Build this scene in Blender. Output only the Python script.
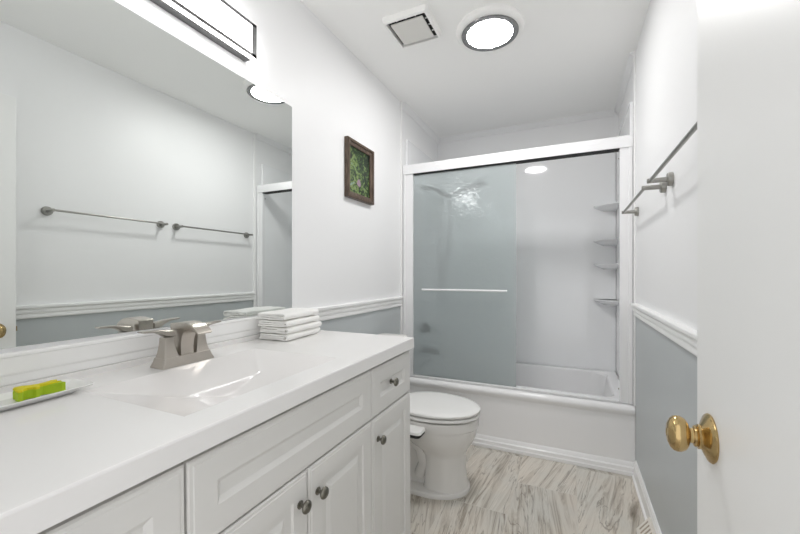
import bpy, bmesh, math, random
from mathutils import Vector, Matrix

for o in list(bpy.data.objects):
    bpy.data.objects.remove(o, do_unlink=True)
scene = bpy.context.scene
C = scene.collection
random.seed(7)
PI = math.pi

# ------------------------------------------------------------------ camera
cam_d = bpy.data.cameras.new('camera')
cam = bpy.data.objects.new('camera', cam_d)
C.objects.link(cam)
cam.location = (1.151, 0.0, 1.161)
cam.rotation_euler = (PI / 2, 0, 0.435)
cam_d.sensor_width = 36
cam_d.lens = 368.0 * 36 / 800
cam_d.shift_y = 6.85 / 800
cam_d.clip_start = 0.02
scene.camera = cam

# ------------------------------------------------------------------ world, exposure
world = bpy.data.worlds.new('hall_light')
scene.world = world
world.use_nodes = True
world.node_tree.nodes['Background'].inputs[0].default_value = (0.98, 0.985, 1.0, 1)
world.node_tree.nodes['Background'].inputs[1].default_value = 0.52
scene.view_settings.view_transform = 'Standard'
scene.view_settings.look = 'None'
scene.view_settings.gamma = 1
scene.view_settings.use_curve_mapping = False
scene.view_settings.exposure = 1.38
scene.cycles.max_bounces = 16
scene.cycles.diffuse_bounces = 16
scene.cycles.glossy_bounces = 6
scene.cycles.transmission_bounces = 10
CEILING_LAMP = 30.0
VANITY_LAMP = 3.6

# ------------------------------------------------------------------ materials
def new_mat(name):
    m = bpy.data.materials.new(name)
    m.use_nodes = True
    return m, m.node_tree.nodes, m.node_tree.links, m.node_tree.nodes['Principled BSDF']

def pm(name, col, rough=0.5, metal=0.0, spec=0.5, var=0.03, vscale=6.0, bump=0.0, bscale=60.0, coat=0.0):
    m, N, L, b = new_mat(name)
    tc = N.new('ShaderNodeTexCoord')
    nz = N.new('ShaderNodeTexNoise'); nz.inputs['Scale'].default_value = vscale; nz.inputs['Detail'].default_value = 3
    L.new(tc.outputs['Object'], nz.inputs['Vector'])
    mix = N.new('ShaderNodeMix'); mix.data_type = 'RGBA'
    c2 = tuple(min(1, c * (1 + var)) for c in col); c1 = tuple(c * (1 - var) for c in col)
    mix.inputs[6].default_value = (*c1, 1); mix.inputs[7].default_value = (*c2, 1)
    L.new(nz.outputs['Fac'], mix.inputs[0]); L.new(mix.outputs[2], b.inputs['Base Color'])
    b.inputs['Roughness'].default_value = rough; b.inputs['Metallic'].default_value = metal
    b.inputs['Specular IOR Level'].default_value = spec
    b.inputs['Coat Weight'].default_value = coat
    if bump:
        n2 = N.new('ShaderNodeTexNoise'); n2.inputs['Scale'].default_value = bscale; n2.inputs['Detail'].default_value = 4
        L.new(tc.outputs['Object'], n2.inputs['Vector'])
        bp = N.new('ShaderNodeBump'); bp.inputs['Strength'].default_value = bump; bp.inputs['Distance'].default_value = 0.004
        L.new(n2.outputs['Fac'], bp.inputs['Height']); L.new(bp.outputs['Normal'], b.inputs['Normal'])
    return m

def emis(name, col, s):
    m, N, L, b = new_mat(name)
    b.inputs['Base Color'].default_value = (0.9, 0.9, 0.9, 1)
    b.inputs['Emission Color'].default_value = (*col, 1)
    b.inputs['Emission Strength'].default_value = s
    return m

M = {}
M['wall'] = pm('white_wall_paint', (0.875, 0.875, 0.88), 0.45, var=0.01, vscale=2, bump=0.02, bscale=40)
M['grey'] = pm('grey_blue_wall_paint', (0.50, 0.53, 0.54), 0.36, var=0.015, vscale=2, bump=0.02, bscale=40)
M['ceil'] = pm('ceiling_paint', (0.94, 0.94, 0.93), 0.75, var=0.01, vscale=2, bump=0.05, bscale=80)
M['trim'] = pm('white_trim_paint', (0.90, 0.90, 0.895), 0.3, var=0.01)
M['door'] = pm('white_door_paint', (0.86, 0.86, 0.85), 0.35, var=0.01, vscale=2)
M['cab'] = pm('white_cabinet_paint', (0.73, 0.722, 0.70), 0.35, var=0.015, vscale=4)
M['dark'] = pm('dark_gap', (0.02, 0.02, 0.02), 0.7)
M['marble'] = pm('cultured_marble', (0.84, 0.83, 0.82), 0.12, var=0.012, vscale=5)
M['basin'] = pm('cultured_marble_bowl', (0.82, 0.80, 0.79), 0.15, var=0.012, vscale=5)
M['porc'] = pm('white_porcelain', (0.78, 0.765, 0.74), 0.1, var=0.008)
M['seat'] = pm('white_seat_plastic', (0.85, 0.845, 0.83), 0.25, var=0.008)
M['tub'] = pm('white_tub_enamel', (0.90, 0.895, 0.90), 0.14, var=0.008)
M['surround'] = pm('white_acrylic', (0.90, 0.905, 0.915), 0.06, var=0.008)
M['frame_white'] = pm('white_aluminium', (0.86, 0.86, 0.87), 0.25, var=0.006)
M['nickel'] = pm('brushed_nickel', (0.48, 0.445, 0.40), 0.3, 1.0, var=0.06, vscale=25)
M['bar'] = pm('satin_bar_metal', (0.37, 0.365, 0.34), 0.33, 1.0, var=0.05)
M['pewter'] = pm('antique_pewter', (0.22, 0.21, 0.18), 0.33, 1.0, var=0.15, vscale=60)
M['chrome'] = pm('brushed_chrome', (0.48, 0.48, 0.48), 0.28, 1.0, var=0.04)
M['edge'] = pm('light_fixture_metal', (0.20, 0.20, 0.20), 0.4, 1.0, var=0.04)
M['dchrome'] = pm('dark_chrome_ring', (0.25, 0.25, 0.25), 0.25, 1.0, var=0.04)
M['fitting'] = pm('shower_fitting_chrome', (0.10, 0.105, 0.105), 0.3, 1.0, var=0.04)
M['brass'] = pm('aged_brass', (0.55, 0.40, 0.19), 0.16, 1.0, var=0.12, vscale=30)
M['towel'] = pm('white_terry', (0.91, 0.905, 0.885), 0.95, spec=0.1, var=0.02, vscale=60, bump=0.35, bscale=420)
M['plate'] = pm('white_ceramic', (0.83, 0.83, 0.82), 0.12, var=0.01)
M['lime'] = pm('lime_sponge', (0.40, 0.56, 0.015), 0.7, var=0.08, vscale=60, bump=0.1, bscale=200)
M['yellow'] = pm('yellow_sponge', (0.70, 0.62, 0.01), 0.7, var=0.08, vscale=60, bump=0.1, bscale=200)
M['fanwhite'] = pm('fan_plastic', (0.92, 0.915, 0.90), 0.45, var=0.01)
M['fanplate'] = pm('fan_plate_plastic', (0.72, 0.71, 0.68), 0.45, var=0.01)
M['register'] = pm('cream_metal', (0.82, 0.78, 0.71), 0.4, var=0.02)
M['slot'] = pm('register_slot', (0.45, 0.38, 0.30), 0.6)
M['lamp'] = emis('ceiling_lamp_glow', (1.0, 0.992, 0.985), CEILING_LAMP)
M['vlamp'] = emis('vanity_lamp_glow', (1.0, 0.99, 0.985), VANITY_LAMP)

def wood_mat():
    m, N, L, b = new_mat('dark_walnut_frame')
    tc = N.new('ShaderNodeTexCoord'); mp = N.new('ShaderNodeMapping'); mp.inputs['Scale'].default_value = (40, 40, 6)
    nz = N.new('ShaderNodeTexNoise'); nz.inputs['Scale'].default_value = 3; nz.inputs['Detail'].default_value = 6
    r = N.new('ShaderNodeValToRGB'); r.color_ramp.elements[0].color = (0.045, 0.028, 0.018, 1); r.color_ramp.elements[1].color = (0.15, 0.10, 0.07, 1)
    r.color_ramp.elements[0].position = 0.3; r.color_ramp.elements[1].position = 0.7
    L.new(tc.outputs['Object'], mp.inputs[0]); L.new(mp.outputs[0], nz.inputs['Vector']); L.new(nz.outputs['Fac'], r.inputs[0]); L.new(r.outputs[0], b.inputs['Base Color'])
    b.inputs['Roughness'].default_value = 0.4
    return m
M['walnut'] = wood_mat()

def mirror_mat():
    m, N, L, b = new_mat('mirror_silver')
    b.inputs['Base Color'].default_value = (0.80, 0.825, 0.81, 1); b.inputs['Metallic'].default_value = 1; b.inputs['Roughness'].default_value = 0.0
    return m
M['mirror'] = mirror_mat()

def glass_mat():
    m, N, L, b = new_mat('rain_glass')
    N.remove(b); out = N['Material Output']
    tc = N.new('ShaderNodeTexCoord')
    v = N.new('ShaderNodeTexNoise'); v.inputs['Scale'].default_value = 27; v.inputs['Detail'].default_value = 0.6; v.inputs['Distortion'].default_value = 1.2
    L.new(tc.outputs['Object'], v.inputs['Vector'])
    bp = N.new('ShaderNodeBump'); bp.inputs['Strength'].default_value = 0.5; bp.inputs['Distance'].default_value = 0.004
    L.new(v.outputs['Fac'], bp.inputs['Height'])
    rf = N.new('ShaderNodeBsdfRefraction'); rf.inputs['Color'].default_value = (0.985, 0.995, 0.995, 1); rf.inputs['Roughness'].default_value = 0.30; rf.inputs['IOR'].default_value = 1.15
    L.new(bp.outputs['Normal'], rf.inputs['Normal'])
    df = N.new('ShaderNodeBsdfTranslucent'); df.inputs['Color'].default_value = (0.92, 0.955, 0.96, 1)
    d2 = N.new('ShaderNodeBsdfDiffuse'); d2.inputs['Color'].default_value = (0.88, 0.925, 0.93, 1)
    md = N.new('ShaderNodeMixShader'); md.inputs[0].default_value = 0.5
    L.new(df.outputs[0], md.inputs[1]); L.new(d2.outputs[0], md.inputs[2])
    m1 = N.new('ShaderNodeMixShader'); m1.inputs[0].default_value = 0.54
    L.new(rf.outputs[0], m1.inputs[1]); L.new(md.outputs[0], m1.inputs[2])
    tp = N.new('ShaderNodeBsdfTransparent'); tp.inputs['Color'].default_value = (0.93, 0.972, 0.974, 1)
    m0 = N.new('ShaderNodeMixShader'); m0.inputs[0].default_value = 0.46
    L.new(m1.outputs[0], m0.inputs[1]); L.new(tp.outputs[0], m0.inputs[2])
    gl = N.new('ShaderNodeBsdfGlossy'); gl.inputs['Roughness'].default_value = 0.01
    L.new(bp.outputs['Normal'], gl.inputs['Normal'])
    fr = N.new('ShaderNodeFresnel'); fr.inputs['IOR'].default_value = 1.65
    m2 = N.new('ShaderNodeMixShader')
    L.new(fr.outputs[0], m2.inputs[0]); L.new(m0.outputs[0], m2.inputs[1]); L.new(gl.outputs[0], m2.inputs[2])
    L.new(m2.outputs[0], out.inputs['Surface'])
    return m
M['rain'] = glass_mat()

def clear_mat():
    m, N, L, b = new_mat('clear_glass')
    N.remove(b)
    t = N.new('ShaderNodeBsdfTransparent'); t.inputs['Color'].default_value = (0.95, 0.975, 0.975, 1)
    g = N.new('ShaderNodeBsdfGlossy'); g.inputs['Roughness'].default_value = 0.0
    f = N.new('ShaderNodeFresnel'); f.inputs['IOR'].default_value = 1.35
    x = N.new('ShaderNodeMixShader'); L.new(f.outputs[0], x.inputs[0]); L.new(t.outputs[0], x.inputs[1]); L.new(g.outputs[0], x.inputs[2])
    L.new(x.outputs[0], N['Material Output'].inputs['Surface'])
    return m
M['clear'] = clear_mat()

def floor_mat():
    m, N, L, b = new_mat('veined_stone_tile')
    def math_(op, a, c=None):
        n = N.new('ShaderNodeMath'); n.operation = op
        for i, q in enumerate((a, c)):
            if q is None: continue
            if isinstance(q, (int, float)): n.inputs[i].default_value = q
            else: L.new(q, n.inputs[i])
        return n.outputs[0]
    tc = N.new('ShaderNodeTexCoord'); sp = N.new('ShaderNodeSeparateXYZ'); L.new(tc.outputs['Object'], sp.inputs[0])
    TW, TL = 0.305, 0.61
    xs = math_('DIVIDE', math_('SUBTRACT', sp.outputs[0], 0.57), TW)
    col = math_('FLOOR', xs)
    ys = math_('ADD', math_('DIVIDE', math_('SUBTRACT', sp.outputs[1], 1.83), TL), math_('MULTIPLY', col, -0.5))
    row = math_('FLOOR', ys)
    cmb = N.new('ShaderNodeCombineXYZ'); L.new(col, cmb.inputs[0]); L.new(row, cmb.inputs[1])
    wn = N.new('ShaderNodeTexWhiteNoise'); wn.noise_dimensions = '2D'; L.new(cmb.outputs[0], wn.inputs['Vector'])
    sc = N.new('ShaderNodeVectorMath'); sc.operation = 'SCALE'; sc.inputs['Scale'].default_value = 9; L.new(wn.outputs['Color'], sc.inputs[0])
    ad = N.new('ShaderNodeVectorMath'); ad.operation = 'ADD'; L.new(tc.outputs['Object'], ad.inputs[0]); L.new(sc.outputs[0], ad.inputs[1])
    vr = N.new('ShaderNodeVectorRotate'); vr.rotation_type = 'Z_AXIS'; L.new(ad.outputs[0], vr.inputs['Vector'])
    L.new(math_('MULTIPLY', math_('SUBTRACT', wn.outputs['Value'], 0.72), 0.85), vr.inputs['Angle'])
    mp = N.new('ShaderNodeMapping'); mp.inputs['Scale'].default_value = (13, 0.95, 1); L.new(vr.outputs[0], mp.inputs[0])
    nz = N.new('ShaderNodeTexNoise'); nz.inputs['Scale'].default_value = 1.7; nz.inputs['Detail'].default_value = 10; nz.inputs['Roughness'].default_value = 0.68; nz.inputs['Distortion'].default_value = 1.1
    L.new(mp.outputs[0], nz.inputs['Vector'])
    r = N.new('ShaderNodeValToRGB'); e = r.color_ramp.elements
    e[0].position = 0.29; e[0].color = (0.13, 0.105, 0.08, 1); e[1].position = 0.70; e[1].color = (0.74, 0.71, 0.66, 1)
    for p, c in ((0.38, (0.32, 0.285, 0.24)), (0.45, (0.50, 0.465, 0.415)), (0.53, (0.61, 0.585, 0.54)), (0.62, (0.53, 0.50, 0.455))):
        q = e.new(p); q.color = (*c, 1)
    L.new(nz.outputs['Fac'], r.inputs[0])
    # thin dark veins
    n2 = N.new('ShaderNodeTexNoise'); n2.inputs['Scale'].default_value = 0.9; n2.inputs['Detail'].default_value = 7; n2.inputs['Distortion'].default_value = 1.6
    L.new(mp.outputs[0], n2.inputs['Vector'])
    ab = math_('ABSOLUTE', math_('SUBTRACT', n2.outputs['Fac'], 0.52))
    vein = N.new('ShaderNodeMapRange'); vein.inputs[1].default_value = 0.0; vein.inputs[2].default_value = 0.016; vein.inputs[3].default_value = 0.8; vein.inputs[4].default_value = 0.0
    L.new(ab, vein.inputs[0])
    mv = N.new('ShaderNodeMix'); mv.data_type = 'RGBA'; L.new(vein.outputs[0], mv.inputs[0]); L.new(r.outputs[0], mv.inputs[6]); mv.inputs[7].default_value = (0.21, 0.18, 0.145, 1)
    # cloudy patches of greyer and browner stone
    n3 = N.new('ShaderNodeTexNoise'); n3.inputs['Scale'].default_value = 3.2; n3.inputs['Detail'].default_value = 3
    L.new(ad.outputs[0], n3.inputs['Vector'])
    r3 = N.new('ShaderNodeValToRGB'); r3.color_ramp.elements[0].position = 0.35; r3.color_ramp.elements[1].position = 0.65
    r3.color_ramp.elements[0].color = (1.12, 1.08, 1.04, 1); r3.color_ramp.elements[1].color = (1.03, 1.045, 1.04, 1)
    L.new(n3.outputs['Fac'], r3.inputs[0])
    mc = N.new('ShaderNodeVectorMath'); mc.operation = 'MULTIPLY'; L.new(mv.outputs[2], mc.inputs[0]); L.new(r3.outputs[0], mc.inputs[1])
    # tile tone
    tone = N.new('ShaderNodeMapRange'); tone.inputs[3].default_value = 0.88; tone.inputs[4].default_value = 1.12; L.new(wn.outputs['Value'], tone.inputs[0])
    mt = N.new('ShaderNodeVectorMath'); mt.operation = 'SCALE'; L.new(mc.outputs[0], mt.inputs[0]); L.new(tone.outputs[0], mt.inputs['Scale'])
    fx = math_('FRACT', xs); fy = math_('FRACT', ys)
    dx = math_('MULTIPLY', math_('MINIMUM', fx, math_('SUBTRACT', 1.0, fx)), TW)
    dy = math_('MULTIPLY', math_('MINIMUM', fy, math_('SUBTRACT', 1.0, fy)), TL)
    g = math_('LESS_THAN', math_('MINIMUM', dx, dy), 0.0014)
    mg = N.new('ShaderNodeMix'); mg.data_type = 'RGBA'; L.new(g, mg.inputs[0]); L.new(mt.outputs[0], mg.inputs[6]); mg.inputs[7].default_value = (0.66, 0.63, 0.57, 1)
    L.new(mg.outputs[2], b.inputs['Base Color'])
    b.inputs['Roughness'].default_value = 0.38
    return m
M['floor'] = floor_mat()

def art_mat():
    m, N, L, b = new_mat('garden_picture')
    tc = N.new('ShaderNodeTexCoord')
    v = N.new('ShaderNodeTexVoronoi'); v.inputs['Scale'].default_value = 70
    nz = N.new('ShaderNodeTexNoise'); nz.inputs['Scale'].default_value = 22; nz.inputs['Detail'].default_value = 6; nz.inputs['Roughness'].default_value = 0.65; nz.inputs['Distortion'].default_value = 1.5
    L.new(tc.outputs['Object'], v.inputs['Vector']); L.new(tc.outputs['Object'], nz.inputs['Vector'])
    sep = N.new('ShaderNodeSeparateXYZ'); L.new(tc.outputs['Object'], sep.inputs[0])
    def math_(op, a, c):
        n = N.new('ShaderNodeMath'); n.operation = op
        for i, q in enumerate((a, c)):
            if isinstance(q, (int, float)): n.inputs[i].default_value = q
            else: L.new(q, n.inputs[i])
        return n.outputs[0]
    # bright foliage to the lower left, dark woods to the upper right
    h = math_('ADD', math_('MULTIPLY', sep.outputs[2], -0.8), math_('MULTIPLY', sep.outputs[1], -1.1))
    f = math_('ADD', math_('ADD', h, math_('MULTIPLY', math_('SUBTRACT', nz.outputs['Fac'], 0.5), 2.4)), math_('MULTIPLY', v.outputs['Distance'], 0.25))
    f = math_('ADD', f, 0.36)
    r = N.new('ShaderNodeValToRGB'); e = r.color_ramp.elements
    e[0].position = 0.22; e[0].color = (0.004, 0.008, 0.004, 1); e[1].position = 0.98; e[1].color = (0.30, 0.40, 0.34, 1)
    for p, c in ((0.38, (0.012, 0.028, 0.012)), (0.50, (0.04, 0.085, 0.03)), (0.62, (0.13, 0.21, 0.05)), (0.74, (0.27, 0.33, 0.11)), (0.84, (0.12, 0.22, 0.16))):
        q = e.new(p); q.color = (*c, 1)
    L.new(f, r.inputs[0])
    # pink bloom
    vm = N.new('ShaderNodeVectorMath'); vm.operation = 'DISTANCE'; L.new(tc.outputs['Object'], vm.inputs[0]); vm.inputs[1].default_value = (0.004, -0.012, -0.066)
    dd = math_('ADD', vm.outputs['Value'], math_('MULTIPLY', nz.outputs['Fac'], 0.045))
    k = math_('LESS_THAN', dd, 0.043)
    mx = N.new('ShaderNodeMix'); mx.data_type = 'RGBA'; L.new(k, mx.inputs[0]); L.new(r.outputs[0], mx.inputs[6]); mx.inputs[7].default_value = (0.34, 0.22, 0.30, 1)
    L.new(mx.outputs[2], b.inputs['Base Color']); b.inputs['Roughness'].default_value = 0.3
    return m
M['art'] = art_mat()

# ------------------------------------------------------------------ helpers
ORG = {}

def link(name, bm, mat, parent=None, org=None, angle=35, smooth=True, wn=True):
    """Link bm (world coordinates) as ONE mesh object; its origin sits at org or at its parent's."""
    if parent is not None: o0 = ORG[parent.name]
    elif org is not None: o0 = Vector(org)
    else:
        xs = [v.co for v in bm.verts]
        o0 = Vector(((min(v.x for v in xs) + max(v.x for v in xs)) / 2, (min(v.y for v in xs) + max(v.y for v in xs)) / 2, min(v.z for v in xs)))
    bmesh.ops.recalc_face_normals(bm, faces=bm.faces)
    for f in bm.faces: f.smooth = smooth
    if smooth:
        for e in bm.edges:
            if len(e.link_faces) == 2 and e.calc_face_angle(0) > math.radians(angle): e.smooth = False
    bmesh.ops.translate(bm, verts=bm.verts, vec=-o0)
    me = bpy.data.meshes.new(name); bm.to_mesh(me); bm.free()
    for mm in (mat if isinstance(mat, (list, tuple)) else [mat]): me.materials.append(mm)
    o = bpy.data.objects.new(name, me); C.objects.link(o)
    ORG[o.name] = o0
    if smooth and wn:
        w = o.modifiers.new('weighted_normal', 'WEIGHTED_NORMAL'); w.keep_sharp = True; w.weight = 60
    if parent is not None: o.parent = parent
    else: o.location = o0
    return o

def empty(name, loc, label, cat, group=None):
    o = bpy.data.objects.new(name, None); C.objects.link(o); o.location = loc; o.empty_display_size = 0.05
    ORG[o.name] = Vector(loc)
    return tag(o, label, cat, group)

def tag(o, label, cat, group=None):
    o['label'] = label; o['category'] = cat
    if group: o['group'] = group
    return o

def struct(o, label=None, cat=None):
    o['kind'] = 'structure'
    if label: o['label'] = label
    if cat: o['category'] = cat
    return o

def box(bm, x0, x1, y0, y1, z0, z1, bev=0.0, seg=2):
    r = bmesh.ops.create_cube(bm, size=1)
    vs = r['verts']
    for v in vs:
        v.co = Vector(((x0 + x1) / 2 + v.co.x * (x1 - x0), (y0 + y1) / 2 + v.co.y * (y1 - y0), (z0 + z1) / 2 + v.co.z * (z1 - z0)))
    if bev:
        es = list({e for v in vs for e in v.link_edges})
        bmesh.ops.bevel(bm, geom=es, offset=bev, segments=seg, affect='EDGES', profile=0.5)
    return bm

def bx(*a, **k):
    return box(bmesh.new(), *a, **k)

def loft(bm, rings, cap0=True, cap1=True, closed=True):
    R = [[bm.verts.new(p) for p in ring] for ring in rings]
    n = len(R[0])
    for a, b in zip(R, R[1:]):
        for i in range(n if closed else n - 1):
            j = (i + 1) % n
            bm.faces.new((a[i], a[j], b[j], b[i]))
    if cap0: bm.faces.new(R[0][::-1])
    if cap1: bm.faces.new(R[-1])
    return R

def frame_of(axis):
    w = Vector(axis).normalized()
    t = Vector((0, 0, 1)) if abs(w.z) < 0.9 else Vector((1, 0, 0))
    u = t.cross(w).normalized(); v = w.cross(u)
    return u, v, w

def lathe(bm, prof, at, axis=(0, 0, 1), n=32, sx=1, sy=1):
    """prof: (radius, height) along axis."""
    u, v, w = frame_of(axis); at = Vector(at)
    rings = []
    for r, h in prof:
        r = max(r, 1e-5)
        rings.append([at + w * h + u * (r * sx * math.cos(2 * PI * i / n)) + v * (r * sy * math.sin(2 * PI * i / n)) for i in range(n)])
    loft(bm, rings)
    bmesh.ops.remove_doubles(bm, verts=bm.verts, dist=2e-5)
    return bm

def tube(bm, pts, r, n=12, caps=True):
    pts = [Vector(p) for p in pts]
    rings = []
    u = None
    for i, p in enumerate(pts):
        t = (pts[min(i + 1, len(pts) - 1)] - pts[max(i - 1, 0)]).normalized()
        if u is None: u = frame_of(t)[0]
        u = (u - t * u.dot(t)).normalized(); v = t.cross(u)
        rr = r[i] if isinstance(r, (list, tuple)) else r
        rings.append([p + u * (rr * math.cos(2 * PI * k / n)) + v * (rr * math.sin(2 * PI * k / n)) for k in range(n)])
    loft(bm, rings, caps, caps)
    return bm

def rring(x0, x1, y0, y1, r, z, n=8):
    out = []
    for cx, cy, a0 in ((x1 - r, y1 - r, 0), (x0 + r, y1 - r, PI / 2), (x0 + r, y0 + r, PI), (x1 - r, y0 + r, 1.5 * PI)):
        for i in range(n + 1):
            a = a0 + PI / 2 * i / n
            out.append(Vector((cx + r * math.cos(a), cy + r * math.sin(a), z)))
    return out

def extrude_profile(bm, prof, axis, a0, a1, place):
    """prof: list of 2-D points; place(p, t) -> world point; one closed prism between t=a0 and t=a1."""
    loft(bm, [[Vector(place(p, a0)) for p in prof], [Vector(place(p, a1)) for p in prof]])
    return bm

# ------------------------------------------------------------------ room
W, YF, YT, YB, H = 1.488, 0.055, 2.4916, 3.333, 2.443
RAIL0, RAIL1 = 0.923, 0.994

def wall_two_tone(name, x, sgn):
    """side wall: grey below the chair rail, white above; plain white along the tub"""
    bm = bmesh.new()
    t = 0.1
    def slab(y0, y1, z0, z1, mi):
        n0 = len(bm.faces)
        box(bm, min(x, x + sgn * t), max(x, x + sgn * t), y0, y1, z0, z1)
        bm.faces.ensure_lookup_table()
        for f in list(bm.faces)[n0:]: f.material_index = mi
    slab(-0.05, YT, 0, 0.95, 1); slab(-0.05, YT, 0.95, H, 0); slab(YT, YB + 0.1, 0, H, 0)
    return struct(link(name, bm, [M['wall'], M['grey']], org=(x, 1.6, 0), smooth=False))

struct(link('floor', bx(-0.1, W + 0.1, -0.9, YB + 0.1, -0.1, 0), M['floor'], org=(0, 0, 0), smooth=False))
struct(link('ceiling', bx(-0.1, W + 0.1, -0.05, YB + 0.1, H, H + 0.1), M['ceil'], org=(0, 0, H), smooth=False))
wall_two_tone('wall_left', 0, -1)
wall_two_tone('wall_right', W, 1)
struct(link('wall_back', bx(0, W, YB, YB + 0.1, 0, H), M['wall'], org=(0.7, YB, 0), smooth=False))
bm = bmesh.new()
box(bm, 0, 0.60, -0.05, YF, 0, H); box(bm, 1.42, W, -0.05, YF, 0, H); box(bm, 0.60, 1.42, -0.05, YF, 2.06, H)
struct(link('wall_front', bm, M['wall'], org=(0.7, 0, 0), smooth=False))

# chair rail: stepped moulding (depth out of the wall, height)
RAIL = [(0, RAIL0), (0.010, RAIL0), (0.013, RAIL0 + 0.006), (0.013, RAIL0 + 0.020), (0.010, RAIL0 + 0.024), (0.016, RAIL0 + 0.027), (0.018, RAIL0 + 0.034),
        (0.018, RAIL0 + 0.044), (0.014, RAIL0 + 0.048), (0.021, RAIL0 + 0.052), (0.026, RAIL0 + 0.058), (0.026, RAIL1 - 0.003), (0.022, RAIL1), (0, RAIL1)]
bm = bmesh.new(); extrude_profile(bm, RAIL, 'y', 1.3075, YT - 0.012, lambda p, t: (p[0], t, p[1]))
struct(link('trim_1', bm, M['trim'], smooth=False))
RAIL_FLAT = [(0, RAIL0), (0.013, RAIL0), (0.015, RAIL0 + 0.003), (0.015, RAIL0 + 0.020), (0.017, RAIL0 + 0.023), (0.0185, RAIL0 + 0.026), (0.0185, RAIL1 - 0.010), (0.021, RAIL1 - 0.007), (0.021, RAIL1 - 0.002), (0.019, RAIL1), (0, RAIL1)]
bm = bmesh.new(); extrude_profile(bm, RAIL_FLAT, 'y', YF, 1.307, lambda p, t: (p[0], t, p[1]))
rail_behind_sink = struct(link('trim_9', bm, M['trim'], smooth=False))
bm = bmesh.new(); extrude_profile(bm, RAIL, 'y', YF, YT - 0.012, lambda p, t: (W - p[0], t, p[1]))
struct(link('trim_2', bm, M['trim'], smooth=False))
BASE = [(0, 0), (0.022, 0), (0.022, 0.012), (0.014, 0.016), (0.014, 0.075), (0.010, 0.083), (0.010, 0.092), (0.005, 0.1), (0, 0.1)]
bm = bmesh.new(); extrude_profile(bm, BASE, 'y', YF, YT - 0.03, lambda p, t: (W - p[0], t, p[1]))
struct(link('baseboard_right', bm, M['trim'], smooth=False))
bm = bmesh.new(); extrude_profile(bm, BASE, 'y', 1.374, YT - 0.03, lambda p, t: (p[0], t, p[1]))
struct(link('baseboard_left', bm, M['trim'], smooth=False))
# corner beads where the tub alcove begins, and the small cove under its ceiling
struct(link('trim_3', bx(0, 0.010, YT - 0.012, YT + 0.012, 0.40, H, bev=0.003), M['trim']))
struct(link('trim_4', bx(W - 0.010, W, YT - 0.012, YT + 0.012, 0.40, H, bev=0.003), M['trim']))
COVE = [(0, H), (0.030, H), (0.030, H - 0.006), (0.022, H - 0.012), (0.012, H - 0.026), (0.008, H - 0.036), (0, H - 0.042)]
bm = bmesh.new(); extrude_profile(bm, COVE, 'y', YT, YB, lambda p, t: (p[0], t, p[1])); struct(link('trim_5', bm, M['wall'], smooth=False))
bm = bmesh.new(); extrude_profile(bm, COVE, 'y', YT, YB, lambda p, t: (W - p[0], t, p[1])); struct(link('trim_6', bm, M['wall'], smooth=False))
bm = bmesh.new(); extrude_profile(bm, COVE, 'x', 0.03, W - 0.03, lambda p, t: (t, YB - p[0], p[1])); struct(link('trim_7', bm, M['wall'], smooth=False))
# door jambs of the entrance
bm = bmesh.new(); box(bm, 0.585, 0.62, -0.06, YF + 0.012, 0, 2.06); struct(link('trim_8', bm, M['trim']))

# ------------------------------------------------------------------ entrance door, open against the right wall
DX = 1.364
door = struct(link('door_1', bx(DX, DX + 0.035, 0.092, 0.8555, 0.008, 2.036, bev=0.0015), M['door'], org=(DX + 0.017, 0.1, 0.008)),
              'white painted door standing open along the right wall', 'door')
KY, KZ = 0.780, 0.885
bm = bmesh.new()
# rosette, collar, neck, egg-shaped knob, turned about the spindle (axis -x)
lathe(bm, [(0.0, 0), (0.039, 0), (0.040, 0.002), (0.038, 0.005), (0.030, 0.009), (0.021, 0.013), (0.018, 0.016), (0.0185, 0.019)], (DX, KY, KZ), (-1, 0, 0), 40)
rose = link('rosette', bm, M['brass'], door)
rose['label'] = 'round brass rosette behind the knob'
bm = bmesh.new()
lathe(bm, [(0, 0.010), (0.0150, 0.0125), (0.0170, 0.015), (0.0170, 0.018), (0.0135, 0.0195), (0.0150, 0.0215), (0.0135, 0.024), (0.0105, 0.0245), (0.0105, 0.029), (0.012, 0.0305),
           (0.018, 0.032), (0.0225, 0.036), (0.0250, 0.042), (0.0255, 0.047), (0.0240, 0.0525), (0.0200, 0.057), (0.0130, 0.0605), (0.006, 0.0615), (0.0045, 0.0605), (0, 0.0605)], (DX, KY, KZ), (-1, 0, 0), 40, sx=0.94, sy=1.2)
kb = link('door_knob', bm, M['brass'], door)
kb['label'] = 'egg-shaped brass door knob'
bm = bmesh.new(); box(bm, DX + 0.006, DX + 0.029, 0.8550, 0.8567, 0.86, 0.917); box(bm, DX + 0.011, DX + 0.024, 0.8556, 0.864, 0.875, 0.901, bev=0.002)
link('latch_plate', bm, M['brass'], door)

# ------------------------------------------------------------------ vanity cabinet
VX = 0.565                      # front of doors and drawers
VY0, VY1 = 0.079, 1.361
vanity = empty('vanity_cabinet', (0.28, 0.72, 0), 'white raised-panel vanity cabinet with round pewter knobs under the sink counter', 'cabinet')
bm = bmesh.new()
box(bm, 0.003, 0.012, VY0, VY1, 0.09, 0.862); box(bm, 0.003, VX - 0.020, VY0, VY0 + 0.018, 0.09, 0.862); box(bm, 0.003, VX - 0.020, VY1 - 0.018, VY1, 0.09, 0.862)
box(bm, 0.003, VX - 0.02, VY0, VY1, 0.09, 0.108); box(bm, 0.024, VX - 0.08, VY0, VY1, 0.0, 0.09)
link('carcass', bm, M['cab'], vanity, smooth=False)

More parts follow.
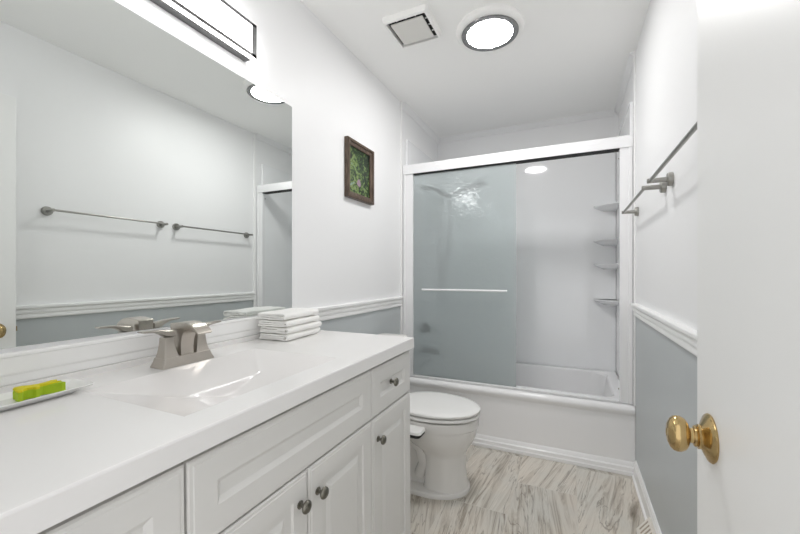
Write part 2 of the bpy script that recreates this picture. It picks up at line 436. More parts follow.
def front_panel(y0, y1, z0, z1, fr, parent, name, raised=True):
    """raised panel front facing +x"""
    lip = [(0, -0.019), (0, -0.005), (0.003, -0.0015), (0.009, -0.0015), (0.011, 0)]
    if raised: steps = lip + [(fr, 0), (fr + 0.003, -0.006), (fr + 0.022, -0.0065), (fr + 0.024, -0.0065), (fr + 0.038, -0.0015), (fr + 0.041, -0.001)]
    else: steps = lip + [(fr, 0), (fr + 0.010, -0.0075), (fr + 0.012, -0.0078)]
    lim = min(y1 - y0, z1 - z0) / 2 - 0.006
    rings = []
    for d, h in steps:
        d = min(d, lim)
        rings.append([Vector((VX + h, y0 + d, z0 + d)), Vector((VX + h, y1 - d, z0 + d)), Vector((VX + h, y1 - d, z1 - d)), Vector((VX + h, y0 + d, z1 - d))])
    bm = bmesh.new(); loft(bm, rings)
    return link(name, bm, M['cab'], parent, angle=12, smooth=False)

def cab_knob(y, z, parent):
    bm = bmesh.new()
    lathe(bm, [(0, 0), (0.0095, 0), (0.0100, 0.002), (0.0080, 0.0035), (0.0050, 0.005), (0.0045, 0.012), (0.0060, 0.015), (0.0125, 0.0165), (0.0150, 0.019), (0.0152, 0.0215), (0.0140, 0.0245),
               (0.0105, 0.027), (0.0098, 0.0268), (0.0088, 0.0276), (0.004, 0.0292), (0, 0.0294)], (VX, y, z), (1, 0, 0), 28)
    k = link('knob', bm, M['pewter'], parent); k['label'] = 'round pewter knob'
    return k

ZT0, ZT1, ZB1 = 0.691, 0.851, 0.686
p = front_panel(1.0475, 1.359, ZT0, ZT1, 0.054, vanity, 'drawer', False); cab_knob(1.182, 0.778, p)
p = front_panel(0.081, 0.4080, ZT0, ZT1, 0.054, vanity, 'drawer', False); cab_knob(0.244, 0.778, p)
front_panel(0.4125, 1.0430, ZT0, ZT1, 0.056, vanity, 'false_front', False)
p = front_panel(1.0475, 1.359, 0.10, ZB1, 0.052, vanity, 'door'); cab_knob(1.083, 0.612, p)
p = front_panel(0.7270, 1.0430, 0.10, ZB1, 0.052, vanity, 'door'); cab_knob(0.760, 0.614, p)
p = front_panel(0.4125, 0.7225, 0.10, ZB1, 0.052, vanity, 'door'); cab_knob(0.692, 0.618, p)
p = front_panel(0.081, 0.4080, 0.10, ZB1, 0.052, vanity, 'door'); cab_knob(0.372, 0.614, p)

# ------------------------------------------------------------------ counter with moulded basin
CZ, CX1, CY0, CY1 = 0.905, 0.576, 0.072, 1.372
SX0, SX1, SY0, SY1 = 0.150, 0.498, 0.452, 0.952
counter = empty('vanity_countertop', (0.29, 0.72, 0.864), 'white marble-look countertop with moulded rectangular sink', 'countertop')
bm = bmesh.new()
ob = 0.004
outer_b = [Vector((x, y, 0.864)) for x, y in ((0.0275, CY0), (CX1, CY0), (CX1, CY1), (0.0275, CY1))]
def rect(x0, x1, y0, y1, z): return [Vector((x0, y0, z)), Vector((x1, y0, z)), Vector((x1, y1, z)), Vector((x0, y1, z))]
loft(bm, [rect(0.002, CX1 - 0.03, CY0, CY1, 0.864), rect(0.002, CX1, CY0, CY1, 0.8645), rect(0.002, CX1, CY0, CY1, CZ - ob), rect(0.002, CX1 - ob * 0.3, CY0, CY1 - ob * 0.3, CZ - ob * 0.3),
          rect(0.002, CX1 - ob, CY0, CY1 - ob, CZ), rect(SX0, SX1, SY0, SY1, CZ), rect(SX0, SX1, SY0, SY1, 0.866), rect(0.002, CX1 - 0.03, CY0, CY1, 0.864)], cap0=False, cap1=False)
bmesh.ops.remove_doubles(bm, verts=bm.verts, dist=1e-5)
link('slab', bm, M['marble'], counter, angle=20)
bm = bmesh.new()
NX, NY = 174, 110
def basin_z(a, b):
    """a across (0 back..1 front), b along; shallow scoop, deepest behind the middle, long ramps at both ends"""
    x = a * (SX1 - SX0); y = b * (SY1 - SY0)
    def sst(t): t = max(0, min(1, t)); return t * t * (3 - 2 * t)
    wall = 0.23 * min(x, 0.160) + 0.036 * sst((x - 0.152) / 0.026) + 0.02 * max(0, x - 0.178)
    planes = (wall + 1e-9, (SX1 - SX0 - x) * 2.6, y * 0.26, (SY1 - SY0 - y) * 0.26, 0.085)
    if min(planes) < 1e-6: return CZ
    return CZ - sum(p ** -14 for p in planes) ** (-1 / 14)
G = [[bm.verts.new((SX0 + (SX1 - SX0) * i / NX, SY0 + (SY1 - SY0) * j / NY, basin_z(i / NX, j / NY))) for j in range(NY + 1)] for i in range(NX + 1)]
for i in range(NX):
    for j in range(NY): bm.faces.new((G[i][j], G[i + 1][j], G[i + 1][j + 1], G[i][j + 1]))
basin = link('basin', bm, M['basin'], counter, angle=60, wn=False)
bm = bmesh.new()
dz = basin_z(0.76, 0.5)
lathe(bm, [(0, 0.0), (0.026, 0.0), (0.027, 0.002), (0.022, 0.004), (0.017, 0.002), (0.016, 0.004), (0.008, 0.007), (0, 0.0075)], (SX0 + 0.76 * (SX1 - SX0), 0.702, dz - 0.001), (0, 0, 1), 28)
link('drain', bm, M['nickel'], basin)
link('backsplash', bx(0.002, 0.021, CY0, 1.372, CZ - 0.002, RAIL0 - 0.0005, bev=0.002), M['marble'], counter)

# ------------------------------------------------------------------ faucet
FY, FX, FZ = 0.7205, 0.108, CZ + 0.0005
faucet = empty('faucet', (FX, FY, FZ), 'brushed nickel two-handle faucet behind the sink', 'faucet')
def sq(x, y, hx, hy, z, r=0.004): return rring(x - hx, x + hx, y - hy, y + hy, min(r, hx * .9, hy * .9), z, 4)
bm = bmesh.new()
loft(bm, [sq(FX, FY, .031, .080, FZ), sq(FX, FY, .0305, .0795, FZ + .003), sq(FX, FY, .0275, .0745, FZ + .012), sq(FX, FY, .0255, .0715, FZ + .022), sq(FX, FY, .0245, .0705, FZ + .0235)])
link('base_plate', bm, M['nickel'], faucet)
for s in (-1, 1):
    hy = FY + s * 0.0475
    bm = bmesh.new()
    prof = [(.0225, .0225), (.0192, .031), (.0162, .044), (.0142, .057), (.0134, .069), (.0133, .0715), (.0125, .0722), (.0125, .0735)]
    loft(bm, [sq(FX, hy + s * (.0245 - w) * .25, w, w, FZ + z, .003) for w, z in prof])
    hb = link('handle_body', bm, M['nickel'], faucet)
    bm = bmesh.new()
    # lever: a blade that grows out of the square cap and sweeps outward
    rings = []
    for t, zc, hw, th in ((-.014, .0815, .0140, .0085), (0, .0825, .0140, .0090), (.012, .0845, .0135, .0085), (.022, .0885, .0125, .0060), (.034, .0915, .0115, .0040), (.048, .0930, .0110, .0030), (.066, .0940, .0120, .0026), (.074, .0945, .0115, .0018)):
        y = hy + s * t
        rings.append([Vector((FX + hw * cx, y, FZ + zc + th * cz)) for cx, cz in ((-1, -.7), (-.7, -1), (.7, -1), (1, -.7), (1, .7), (.7, 1), (-.7, 1), (-1, .7))])
    loft(bm, rings)
    link('lever', bm, M['nickel'], hb)
bm = bmesh.new()
# spout: upright slab with a flat top that curls over towards the basin, hollowed below
SP = [(-.028, .022), (-.029, .050), (-.031, .080), (-.033, .1005), (-.031, .1040), (-.010, .1065), (.014, .1085), (.038, .1080), (.060, .1030), (.078, .0945), (.090, .0840), (.0865, .0805),
      (.072, .0870), (.055, .0905), (.039, .0895), (.027, .0835), (.019, .0730), (.014, .0570), (.012, .0400), (.013, .022)]
def sp_ring(side, shrink):
    cx0 = sum(p[0] for p in SP) / len(SP); out = []
    for px, pz in SP:
        hw = .0195 + .052 * max(0, pz - .03) + .02 * max(0, px - .03)
        out.append(Vector((FX + px + .006, FY + side * (hw - shrink), FZ + pz)))
    return out
def inset(ring, d):
    n = len(ring); out = []
    for i, p in enumerate(ring):
        t = ring[(i + 1) % n] - ring[i - 1]; t.normalize()
        out.append(p + Vector((t.z, 0, -t.x)) * d)
    return out
loft(bm, [inset(sp_ring(-1, 0), .0022), sp_ring(-1, .0022), sp_ring(1, .0022), inset(sp_ring(1, 0), .0022)])
link('spout', bm, M['nickel'], faucet, angle=50)
faucet.scale.z = 1.13
# ------------------------------------------------------------------ folded towels
def towel(x0, x1, y0, y1, z0, h, label, rnd):
    """one cloth folded into a roll-over packet: the fold ends face -y"""
    t = h * 0.35
    path = []
    xr = x1 - h * 0.5; xl = x0 + h * 0.5
    zb = z0 + t / 2; zt = z0 + h - t / 2; R = (zt - zb) / 2; zm = (zb + zt) / 2
    for i in range(9): path.append((x0 + (xr - x0) * i / 8, zb + 0.0008 * math.sin(i * 1.3 + rnd)))
    for i in range(1, 8):
        a = -PI / 2 + PI * i / 8; path.append((xr + R * 0.9 * math.cos(a), zm + R * math.sin(a)))
    for i in range(9): path.append((xr + (xl - xr) * i / 8, zt + 0.0008 * math.sin(i * 1.7 + rnd)))
    r2 = (zt - zm) / 2
    for i in range(1, 6):
        a = PI / 2 + PI * i / 6; path.append((xl + r2 * math.cos(a), (zt + zm) / 2 + r2 * math.sin(a)))
    for i in range(8): path.append((xl + (xr - 0.004 - xl) * i / 7, zm + 0.0006 * math.sin(i * 2 + rnd)))
    n = len(path); bm = bmesh.new(); ny = 12
    cols = []
    for j in range(ny + 1):
        f = j / ny; y = y0 + (y1 - y0) * f
        edge = max(0, 1 - min(f, 1 - f) * ny)
        A, B = [], []
        for i, (px, pz) in enumerate(path):
            a = path[max(i - 1, 0)]; b = path[min(i + 1, n - 1)]
            tx, tz = b[0] - a[0], b[1] - a[1]; l = math.hypot(tx, tz) or 1; nx, nz = -tz / l, tx / l
            hh = t / 2 * (1 - 0.3 * edge)
            wob = 0.0009 * math.sin(9 * f + i * 0.4 + rnd * 3)
            yy = y + (0.0022 * math.sin(i * 0.5 + rnd) if edge > 0.5 else 0)
            A.append(bm.verts.new((px + nx * hh, yy, pz + nz * hh + wob))); B.append(bm.verts.new((px - nx * hh, yy, pz - nz * hh + wob)))
        cols.append((A, B))
    for (A, B), (A2, B2) in zip(cols, cols[1:]):
        for i in range(n - 1):
            bm.faces.new((A[i], A[i + 1], A2[i + 1], A2[i])); bm.faces.new((B[i], B2[i], B2[i + 1], B[i + 1]))
        bm.faces.new((A[0], A2[0], B2[0], B[0])); bm.faces.new((A[-1], B[-1], B2[-1], A2[-1]))
    for (A, B), flip in ((cols[0], 0), (cols[-1], 1)):
        for i in range(n - 1):
            q = (A[i], B[i], B[i + 1], A[i + 1]); bm.faces.new(q[::-1] if flip else q)
    o = link('folded_towel', bm, M['towel'], angle=80, wn=False)
    return tag(o, label, 'towel', 'stack of folded white towels')
lab = ['bottom folded white towel of the stack, lying on the counter', 'folded white towel second from the bottom of the stack by the mirror',
       'folded white towel just under the top one of the stack', 'topmost folded white towel of the stack beside the mirror']
tz = CZ + 0.0024
for i in range(4):
    hgt = (0.0235, 0.0230, 0.0235, 0.0250)[i]
    dx = (0.0, 0.003, 0.001, -0.003)[i]; dy = (0, 0.002, -0.004, -0.006)[i]
    o = towel(0.030 + dx, 0.172 + dx, 1.083 + dy, 1.300 + dy, tz, hgt, lab[i], i * 1.7)
    o.rotation_euler.z = math.radians((3, 1.5, 3.5, 2)[i])
    tz += hgt + 0.0032

# ------------------------------------------------------------------ soap plate and sponge
pc = Vector((0.121, 0.370, CZ))
plate = None
bm = bmesh.new()
def pr_(hx, hy, z, r): return rring(pc.x - hx, pc.x + hx, pc.y - hy, pc.y + hy, r, CZ + z, 6)
loft(bm, [pr_(.030, .070, .001, .012), pr_(.033, .074, .004, .013), pr_(.048, .098, .013, .012), pr_(.050, .1005, .0155, .012), pr_(.049, .0995, .0165, .012), pr_(.036, .078, .0085, .013), pr_(.030, .072, .0065, .012)])
plate = tag(link('soap_dish', bm, M['plate'], angle=50), 'white rectangular ceramic dish on the counter left of the sink', 'dish')
plate.rotation_euler.z = math.radians(4)
def limb_outline():
    # four-armed bone shape seen from above (y along)
    return [(-.041, .010), (-.039, .0225), (-.033, .0240), (-.0295, .0150), (-.022, .0115), (-.014, .0140), (-.010, .0235), (-.004, .0225), (-.002, .0050), (.006, .0030), (.022, .0095), (.036, .0190), (.042, .0170), (.0385, .0020),
            (.030, -.0020), (.034, -.0100), (.036, -.0190), (.027, -.0215), (.012, -.0120), (.000, -.0085), (-.014, -.0110), (-.027, -.0200), (-.038, -.0195), (-.041, -.0110), (-.036, .0000)]
spc = Vector((0.128, 0.386, CZ + 0.0085))
sponge = empty('sponge', spc, 'lime green and yellow four-armed bath sponge on the white dish', 'sponge')
for nm, z0, z1, mt in (('green_layer', 0.0, 0.021, 'lime'), ('yellow_layer', 0.0213, 0.0275, 'yellow')):
    bm = bmesh.new()
    rings = []
    for z, k in ((z0, .97), (z0 + .001, 1.0), (z1 - .0015, 1.0), (z1, .95)):
        ring = []
        for y, x in limb_outline():
            if nm == 'yellow_layer' and x > .0045 and y > -.004: y, x = min(y, .012), .0045
            rise = 0.0045 * max(0, (y - .004) / .036) if x > 0 and z > .005 and nm == 'green_layer' else 0
            ring.append(Vector((spc.x + x * k, spc.y + y * k, spc.z + z + rise)))
        rings.append(ring)
    loft(bm, rings)
    q = link(nm, bm, M[mt], sponge, angle=22, wn=False); q['label'] = nm.split('_')[0] + ' layer of the sponge'
sponge.rotation_euler.z = math.radians(-8); sponge.scale = (0.92, 0.92, 0.86)

# ------------------------------------------------------------------ mirror, picture, vanity light
bm = bmesh.new(); box(bm, 0.001, 0.006, YF + 0.005, 1.305, RAIL1 + 0.0005, 1.917, bev=0.0006, seg=1)
tag(link('wall_mirror', bm, M['mirror'], smooth=False), 'large frameless mirror on the left wall above the sink counter', 'mirror')

pf = empty('framed_picture', (0.0, 1.889, 1.765), 'small dark-framed garden picture hanging on the left wall', 'picture')
PY0, PY1, PZ0, PZ1 = 1.737, 2.036, 1.594, 1.931
bm = bmesh.new()
loops = []
for d, h in ((0, 0.001), (0, 0.024), (0.004, 0.028), (0.016, 0.028), (0.018, 0.022), (0.034, 0.018), (0.037, 0.016), (0.037, 0.0105)):
    loops.append([Vector((h, PY0 + d, PZ0 + d)), Vector((h, PY1 - d, PZ0 + d)), Vector((h, PY1 - d, PZ1 - d)), Vector((h, PY0 + d, PZ1 - d))])
loft(bm, loops, True, False)
link('frame', bm, M['walnut'], pf, smooth=False)
link('picture', bx(0.007, 0.010, PY0 + 0.034, PY1 - 0.034, PZ0 + 0.034, PZ1 - 0.034), M['art'], pf, smooth=False)

LY0, LY1, LX, LZ0, LZ1 = 0.395, 1.046, 0.060, 1.984, 2.110
vl = empty('vanity_light', (0.0, 0.72, 2.01), 'chrome-edged bar light with white diffuser above the mirror', 'wall light')
bm = bmesh.new(); box(bm, 0.001, 0.034, LY0 + .001, LY1 - .001, LZ0 + 0.001, LZ0 + 0.010); box(bm, 0.001, 0.012, LY0 + .001, LY1 - .001, LZ0 + 0.0105, LZ1)
link('backplate', bm, M['edge'], vl, smooth=False)
bm = bmesh.new(); box(bm, 0.0125, LX - 0.0035, LY0 + 0.003, LY1 - 0.003, LZ0 + 0.0105, LZ1 - 0.001)
box(bm, 0.035, LX - 0.0035, LY0 + 0.003, LY1 - 0.003, LZ0 + 0.001, LZ0 + 0.0105)
link('diffuser', bm, M['vlamp'], vl, smooth=False)
bm = bmesh.new(); f = 0.011
box(bm, LX - 0.003, LX, LY0, LY1, LZ0, LZ0 + f); box(bm, LX - 0.003, LX, LY0, LY1, LZ1 - f, LZ1)
box(bm, LX - 0.003, LX, LY0, LY0 + 0.02, LZ0, LZ1); box(bm, LX - 0.003, LX, LY1 - 0.02, LY1, LZ0, LZ1)
link('front_frame', bm, M['edge'], vl, smooth=False)

# ------------------------------------------------------------------ ceiling lamp and fan
lc = Vector((0.766, 1.938, H))
cl = empty('ceiling_light', lc, 'round lit ceiling light with dark metal ring', 'ceiling light')
bm = bmesh.new(); lathe(bm, [(0.1, 0), (0.169, 0), (0.171, 0.004), (0.171, 0.018), (0.166, 0.025), (0.156, 0.029), (0.146, 0.030), (0.1, 0.030)], lc, (0, 0, -1), 64)
link('base_ring', bm, M['fanwhite'], cl)
bm = bmesh.new(); lathe(bm, [(0.108, 0.0305), (0.1440, 0.0305), (0.1450, 0.0325), (0.1435, 0.0355), (0.141, 0.0362), (0.120, 0.0340), (0.1175, 0.0337), (0.108, 0.0330)], lc, (0, 0, -1), 64)
link('metal_ring', bm, M['dchrome'], cl)
bm = bmesh.new(); lathe(bm, [(0.0, 0.031), (0.1075, 0.031), (0.1165, 0.0342), (0.106, 0.0348), (0.09, 0.0352), (0.05, 0.0357), (0, 0.0360)], lc, (0, 0, -1), 64)
link('diffuser', bm, M['lamp'], cl)

VCX, VCY = 0.410, 1.752
fan = empty('exhaust_fan', (VCX, VCY, H), 'square white exhaust fan cover on the ceiling', 'exhaust fan')
def vr(h, z, r=0.012): return rring(VCX - h, VCX + h, VCY - h, VCY + h, r, z, 4)
bm = bmesh.new(); loft(bm, [vr(0.120, H - 0.0005), vr(0.120, H - 0.008), vr(0.116, H - 0.026), vr(0.110, H - 0.030), vr(0.1035, H - 0.030, .006), vr(0.1015, H - 0.004, .006)])
link('housing', bm, M['fanwhite'], fan)
link('grille_gap', bx(VCX - 0.1005, VCX + 0.1005, VCY - 0.1005, VCY + 0.1005, H - 0.014, H - 0.0045), M['dark'], fan)
bm = bmesh.new(); loft(bm, [vr(0.084, H - 0.0240, .003), vr(0.0855, H - 0.0255, .003), vr(0.0855, H - 0.030, .003), vr(0.084, H - 0.031, .003)])
link('cover_plate', bm, M['fanplate'], fan)
for k in (-1, 0, 1):
    link('rib', bx(VCX + k * 0.05 - 0.0015, VCX + k * 0.05 + 0.0015, VCY - 0.1012, VCY - 0.0860, H - 0.020, H - 0.0145), M['fanwhite'], fan, smooth=False)
    link('rib', bx(VCX + 0.0860, VCX + 0.1012, VCY + k * 0.05 - 0.0015, VCY + k * 0.05 + 0.0015, H - 0.020, H - 0.0145), M['fanwhite'], fan, smooth=False)

# ------------------------------------------------------------------ towel bars on the right wall
def towel_bar(y0, y1, z, label):
    t = empty('towel_bar', (W, (y0 + y1) / 2, z), label, 'towel bar', 'towel bars on the right wall')
    for y in (y0, y1):
        bm = bmesh.new(); lathe(bm, [(0, 0.0005), (0.025, 0.0005), (0.0255, 0.003), (0.0245, 0.014), (0.022, 0.017), (0.010, 0.0175), (0.0095, 0.020), (0.0088, 0.070), (0.0092, 0.074), (0.0085, 0.079), (0, 0.080)], (W, y, z), (-1, 0, 0), 28)
        link('post', bm, M['bar'], t)
    bm = bmesh.new(); tube(bm, [(W - 0.069, y0 - 0.004, z + 0.001), (W - 0.069, y1 + 0.004, z + 0.001)], 0.0062, 16)
    link('bar', bm, M['bar'], t)
    return t
towel_bar(1.020, 1.640, 1.508, 'nickel towel bar nearer the open door, partly hidden behind it')
towel_bar(1.752, 2.395, 1.505, 'nickel towel bar on the right wall next to the shower')

# ------------------------------------------------------------------ floor register
reg = empty('baseboard_register', (1.45, 1.84, 0), 'cream slotted vent register on the floor against the right baseboard', 'vent register')
bm = bmesh.new(); extrude_profile(bm, [(1.418, 0.0005), (1.4655, 0.0005), (1.4735, 0.018), (1.4735, 0.075), (1.466, 0.078), (1.418, 0.012)], 'y', 1.70, 1.955, lambda p, t: (p[0], t, p[1]))
link('housing', bm, M['register'], reg, smooth=False)
for i in range(9):
    y = 1.938 - i * 0.027
    bm = bmesh.new(); extrude_profile(bm, [(1.4275, 0.0248), (1.4270, 0.0256), (1.4590, 0.0696), (1.4595, 0.0688)], 'y', y - 0.010, y, lambda p, t: (p[0], t, p[1]))
    link('slot', bm, M['slot'], reg, smooth=False)

# ------------------------------------------------------------------ toilet
TY = 1.94
toilet = empty('toilet', (0.40, TY, 0), 'white two-piece toilet with closed lid beside the bathtub', 'toilet')
def egg(x0, x1, hw, z, n=48, wide=0.45, pw=2.3):
    """egg outline, blunt at the back (x0), round at the front (x1)"""
    xm = x0 + (x1 - x0) * wide; out = []
    for i in range(n):
        a = 2 * PI * i / n; c, s = math.cos(a), math.sin(a)
        e = 2 / pw if c < 0 else 1.0
        L_ = (x1 - xm) if c >= 0 else (xm - x0)
        out.append(Vector((xm + L_ * math.copysign(abs(c) ** e, c), TY + hw * math.copysign(abs(s) ** (2 / pw if c < 0 else 0.94), s), z)))
    return out
bm = bmesh.new()
loft(bm, [egg(0.425, 0.652, 0.122, 0.022, pw=5), egg(0.43, 0.642, 0.116, 0.05, pw=5), egg(0.435, 0.634, 0.112, 0.13, pw=5), egg(0.435, 0.636, 0.112, 0.19, pw=5), egg(0.41, 0.648, 0.124, 0.222, pw=4), egg(0.34, 0.672, 0.150, 0.258, pw=3),
          egg(0.28, 0.690, 0.170, 0.295), egg(0.25, 0.698, 0.177, 0.330), egg(0.245, 0.700, 0.178, 0.345), egg(0.24, 0.706, 0.182, 0.350), egg(0.24, 0.707, 0.183, 0.388), egg(0.245, 0.702, 0.179, 0.394), egg(0.30, 0.63, 0.12, 0.394)])
# rear trapway body and deck
loft(bm, [rring(0.10, 0.46, TY - .078, TY + .078, .03, .022), rring(0.12, 0.46, TY - .070, TY + .070, .03, .08), rring(0.12, 0.46, TY - .060, TY + .060, .03, .20), rring(0.10, 0.46, TY - .075, TY + .075, .03, .27), rring(0.06, 0.40, TY - .10, TY + .10, .03, .33), rring(0.04, 0.34, TY - .13, TY + .13, .03, .385)])
tube(bm, [(0.20, TY - .055, .16), (0.27, TY - .068, .24), (0.34, TY - .072, .27), (0.41, TY - .074, .22), (0.43, TY - .072, .14), (0.40, TY - .070, .07)], [.028, .034, .036, .036, .034, .03], 14)
link('bowl', bm, M['porc'], toilet, angle=40)
bm = bmesh.new()
loft(bm, [egg(0.11, 0.658, 0.156, 0.0005, pw=4, wide=.62), egg(0.11, 0.659, 0.157, 0.014, pw=4, wide=.62), egg(0.115, 0.653, 0.151, 0.023, pw=4, wide=.62), egg(0.13, 0.638, 0.136, 0.026, pw=4, wide=.62)])
link('foot', bm, M['porc'], toilet, angle=40)
bm = bmesh.new(); loft(bm, [egg(0.25, 0.709, 0.182, 0.4025), egg(0.247, 0.713, 0.186, 0.406), egg(0.247, 0.713, 0.186, 0.416), egg(0.25, 0.709, 0.182, 0.4205)])
seat = link('seat', bm, M['seat'], toilet, angle=50)
bm = bmesh.new(); loft(bm, [egg(0.27, 0.690, 0.165, 0.3945), egg(0.27, 0.690, 0.165, 0.4270)])
link('seat_gap_shade', bm, M['dark'], seat)  # black core painted as the shade in the gaps above and below the seat
bm = bmesh.new(); loft(bm, [egg(0.252, 0.710, 0.183, 0.4265), egg(0.248, 0.714, 0.187, 0.430), egg(0.248, 0.714, 0.187, 0.438), egg(0.254, 0.706, 0.181, 0.4435), egg(0.29, 0.67, 0.15, 0.4475), egg(0.36, 0.58, 0.08, 0.4495)])
lid = link('lid', bm, M['seat'], toilet, angle=50)
for s in (-1, 1): link('hinge', bx(0.222, 0.262, TY + s * .075 - .022, TY + s * .075 + .022, 0.399, 0.432, bev=.005), M['seat'], toilet)
bm = bmesh.new(); loft(bm, [rring(0.035, 0.19, TY - .185, TY + .185, .03, .386), rring(0.030, 0.20, TY - .20, TY + .20, .03, .46), rring(0.030, 0.205, TY - .205, TY + .205, .03, .738)])
tank = link('tank', bm, M['porc'], toilet, angle=40)
bm = bmesh.new(); lathe(bm, [(0, 0), (.012, 0), (.012, .008), (0, .01)], (0.205, TY - .14, .68), (1, 0, 0), 16); box(bm, .212, .220, TY - .15, TY - .07, .672, .686, bev=.003)
link('flush_lever', bm, M['chrome'], tank)
bm = bmesh.new(); loft(bm, [rring(0.022, 0.213, TY - .212, TY + .212, .03, .739), rring(0.020, 0.215, TY - .214, TY + .214, .03, .745), rring(0.020, 0.215, TY - .214, TY + .214, .03, .765), rring(0.026, 0.209, TY - .208, TY + .208, .03, .772)])
link('tank_lid', bm, M['porc'], toilet, angle=40)
# bidet control beside the seat
bm = bmesh.new()
loft(bm, [rring(0.28, 0.475, TY - .268, TY - .185, .018, .350), rring(0.275, 0.480, TY - .272, TY - .182, .02, .355), rring(0.275, 0.480, TY - .272, TY - .182, .02, .368)])
bid = link('bidet_control', bm, M['dark'], toilet); bid['label'] = 'bidet attachment control with dark sides and pale top'
bm = bmesh.new(); loft(bm, [rring(0.273, 0.483, TY - .275, TY - .180, .02, .3683), rring(0.275, 0.480, TY - .272, TY - .182, .02, .3795)])
link('top_plate', bm, M['seat'], bid)
bm = bmesh.new(); lathe(bm, [(0, 0), (.016, 0), (.017, .004), (.015, .018), (.012, .021), (0, .022)], (0.375, TY - .228, .380), (0, 0, 1), 20)
link('dial', bm, M['seat'], bid)

# ------------------------------------------------------------------ bathtub
tubo = empty('bathtub', (W / 2, 2.9, 0), 'white bathtub with smooth apron filling the alcove', 'bathtub')
bm = bmesh.new()
AP = [(2.60, 0.0005), (2.470, 0.0005), (2.470, 0.020), (2.474, 0.025), (2.476, 0.044), (2.484, 0.050), (2.488, 0.066), (2.494, 0.074), (2.500, 0.30), (2.500, 0.335), (2.494, 0.345), (2.486, 0.356), (2.484, 0.368), (2.487, 0.380), (2.496, 0.390), (2.512, 0.396), (2.60, 0.398), (2.60, 0.30)]
extrude_profile(bm, AP, 'x', 0.002, W - 0.002, lambda p, t: (t, p[0], p[1]))
link('apron', bm, M['tub'], tubo, angle=30)
bm = bmesh.new()
def tr(d, z, r): return rring(0.022 + d * 1.0, W - 0.022 - d * 1.0, 2.585 + d * 0.55, YB - 0.022 - d * .6, r, z, 8)
loft(bm, [rring(0.022, W - 0.022, 2.585, YB - 0.022, .004, .30), rring(0.022, W - 0.022, 2.585, YB - 0.022, .004, .3975), tr(.055, .3975, .08), tr(.065, .394, .09), tr(.075, .380, .10), tr(.10, .20, .12), tr(.13, .09, .14), tr(.20, .06, .14)], cap0=False)
link('basin', bm, M['tub'], tubo, angle=30)

# ------------------------------------------------------------------ shower surround and its shelves
sur = empty('shower_surround', (W / 2, YB, 0.40), 'glossy white acrylic shower wall panels around the tub', 'shower wall')
ST = 0.018; SZ0, SZ1 = 0.3982, 2.19
bm = bmesh.new(); box(bm, 0.0205, W - 0.0205, YB - ST, YB - 0.0005, SZ0, SZ1); link('back_panel', bm, M['surround'], sur)
bm = bmesh.new(); box(bm, 0.0005, ST, 2.575, YB - 0.0005, SZ0, SZ1, bev=0.004); link('side_panel', bm, M['surround'], sur)
bm = bmesh.new(); box(bm, W - ST, W - 0.0005, 2.575, YB - 0.0005, SZ0, SZ1, bev=0.004); link('side_panel', bm, M['surround'], sur)
shelf_z = (1.690, 1.418, 1.233, 0.955)
shelf_lab = ('topmost white corner shelf in the shower', 'second white corner shelf from the top in the shower', 'third white corner shelf from the top in the shower', 'lowest white corner shelf in the shower')
bm = bmesh.new()
cx, cy, R = W - ST - 0.0005, YB - ST - 0.0005, 0.155
def qring(k, z):
    pts = [Vector((cx, cy, z))]
    for i in range(17):
        a = PI + PI / 2 * i / 16
        q = 1 / (abs(math.cos(a)) ** 1.5 + abs(math.sin(a)) ** 1.5) ** (1 / 1.5)
        pts.append(Vector((cx + R * k * q * math.cos(a), cy + R * k * q * math.sin(a), z)))
    return pts
loft(bm, [qring(.55, -.038), qring(.80, -.020), qring(.96, -.006), qring(1.0, -.002), qring(1.0, .005), qring(.985, .007), qring(.95, .0045), qring(.90, .002), qring(.5, .001)])
shelf0 = link('corner_shelf', bm, M['surround'], org=(cx, cy, 0), angle=40)
tag(shelf0, shelf_lab[0], 'shelf', 'corner shelves in the shower'); shelf0.location.z = shelf_z[0]
for z, l in zip(shelf_z[1:], shelf_lab[1:]):
    s = shelf0.copy(); C.objects.link(s); s.location.z = z; s['label'] = l

# ------------------------------------------------------------------ sliding shower door
GY = 2.53
sf = empty('shower_door_frame', (W / 2, GY, 0.3985), 'white metal frame of the sliding shower door above the tub', 'door frame')
bm = bmesh.new(); HP = [(2.505, 1.902), (2.570, 1.902), (2.570, 1.972), (2.512, 1.972), (2.506, 1.966), (2.504, 1.944)]
extrude_profile(bm, HP, 'x', 0.0125, W - 0.0125, lambda p, t: (t, p[0], p[1])); link('header', bm, M['frame_white'], sf, smooth=False)
link('header_dark_strip', bx(0.092, W - 0.078, 2.512, 2.565, 1.8955, 1.9015), M['dark'], sf, smooth=False)  # thin dark strip along the underside of the header
for x0, x1 in ((0.0125, 0.088), (W - 0.076, W - 0.0125)):
    bm = bmesh.new(); box(bm, x0, x1, 2.512, 2.540, 0.402, 1.9015, bev=0.002)
    xs = x0 + 0.02 if x0 < .5 else x1 - 0.02
    box(bm, min(xs, x0 if x0 < .5 else x1), max(xs, x0 if x0 < .5 else x1), 2.506, 2.513, 0.402, 1.9015, bev=0.002)
    link('jamb', bm, M['frame_white'], sf)
link('bottom_track', bx(0.089, W - 0.077, 2.514, 2.566, 0.3985, 0.413, bev=0.003), M['frame_white'], sf)
bm = bmesh.new(); 
for z in (0.475, 1.85): lathe(bm, [(0, 0), (.005, 0), (.004, .005), (0, .006)], (W - 0.0762, 2.545, z), (-1, 0, 0), 12)
link('bumper', bm, M['pewter'], sf)

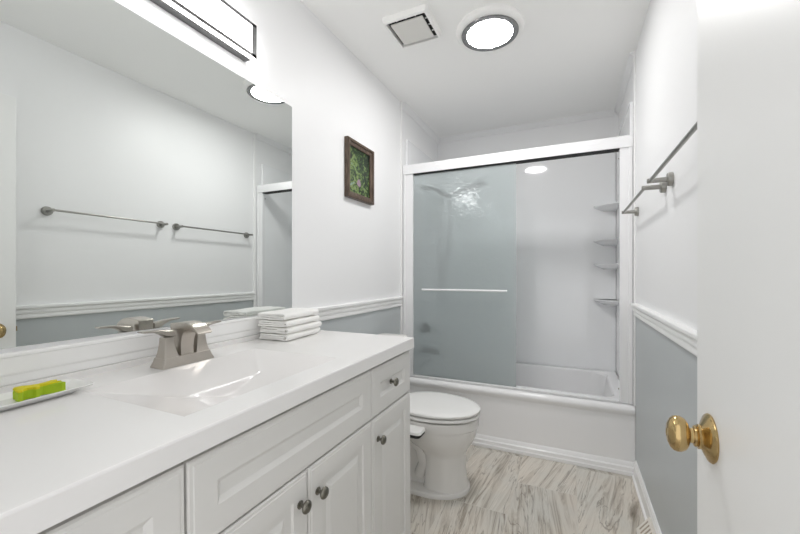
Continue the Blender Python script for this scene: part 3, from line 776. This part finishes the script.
def door_panel(x0, x1, y, label, bar):
    t = empty('shower_door_panel', ((x0 + x1) / 2, y, 0.4135), label, 'shower door panel', 'sliding shower door panels')
    bm = bmesh.new(); box(bm, x0, x1, y - .003, y + .003, 0.4135, 1.8915)
    link('glass', bm, M['rain'] if bar else M['clear'], t, smooth=False)
    if bar:
        bm = bmesh.new(); tube(bm, [(0.170, y - .040, 1.047), (0.770, y - .040, 1.047)], .0075, 14)
        for x in (0.20, 0.74): tube(bm, [(x, y - .003, 1.047), (x, y - .040, 1.047)], .006, 10)
        b = link('pull_bar', bm, M['frame_white'], t); b['label'] = 'white horizontal pull bar'
    return t
door_panel(0.0895, 0.822, 2.528, 'outer rippled frosted glass shower door panel with white pull bar', True)
door_panel(0.0895, 0.808, 2.552, 'inner glass shower door panel sliding just behind the frosted outer one', False)

# ------------------------------------------------------------------ shower fittings on the alcove's left wall
SYc = 2.92
sh = empty('hand_shower', (ST, SYc, 1.885), 'chrome hand shower with hanging hose behind the frosted glass', 'hand shower')
bm = bmesh.new(); lathe(bm, [(0, 0), (.03, 0), (.028, .008), (.012, .012), (0, .012)], (ST + .0005, SYc, 1.885), (1, 0, 0), 24)
tube(bm, [(0.03, SYc, 1.885), (0.09, SYc, 1.880), (0.15, SYc, 1.855), (0.19, SYc, 1.825)], .010, 12); link('arm', bm, M['fitting'], sh)
bm = bmesh.new(); lathe(bm, [(0, 0), (.02, 0), (.024, .02), (.02, .045), (0, .05)], (0.19, SYc, 1.80), (0, 0, 1), 20)
tube(bm, [(0.21, SYc, 1.80), (0.30, SYc, 1.82), (0.40, SYc, 1.85), (0.47, SYc, 1.875)], [.012, .013, .014, .018], 12); link('hand_grip', bm, M['fitting'], sh)
bm = bmesh.new(); lathe(bm, [(0, 0), (.02, 0), (.045, .012), (.05, .022), (.048, .028), (0, .028)], (0.49, SYc, 1.895), (0.45, 0, -1), 28); link('spray_face', bm, M['fitting'], sh)
bm = bmesh.new()
pts = []
for i in range(25):
    f = i / 24
    if f < .5: pts.append((0.185 - .02 * math.sin(f * PI), SYc - .02, 1.79 - f * 2 * .85))
    else: pts.append((0.165 + .085 * math.sin((f - .5) * PI) ** 1, SYc + .01, 0.94 + (f - .5) * 2 * .86))
tube(bm, pts, .007, 10); link('hose', bm, M['fitting'], sh)
bm = bmesh.new(); lathe(bm, [(0, 0), (.055, 0), (.053, .006), (.03, .012), (.024, .045), (.02, .05), (0, .05)], (ST + .0005, SYc, 0.70), (1, 0, 0), 28)
box(bm, .055, .068, SYc - .009, SYc + .009, .64, .71, bev=.003)
tag(link('shower_valve', bm, M['fitting'], org=(ST, SYc, .70)), 'round chrome shower valve above the tub spout', 'faucet valve')
bm = bmesh.new(); lathe(bm, [(0, 0), (.032, 0), (.030, .008), (.022, .012), (.022, .12), (.020, .135), (0, .137)], (ST + .003, SYc, 0.515), (1, 0, -.06), 24)
tag(link('tub_spout', bm, M['fitting'], org=(ST, SYc, .515)), 'chrome tub spout low on the shower wall', 'tub spout')

# ------------------------------------------------------------------ the old vanity sits a hair out of level: it drops towards the entrance
TILT = 0.0105
for o in [q for q in C.objects if q.parent is None and (q.name.split('.')[0] in ('vanity_cabinet', 'vanity_countertop', 'faucet', 'folded_towel', 'soap_dish', 'sponge') or q is rail_behind_sink)]:
    o.rotation_euler.x += TILT
    o.location.z += (o.location.y - 1.372) * TILT
    o.location.y += (0.88 - o.location.z) * TILT
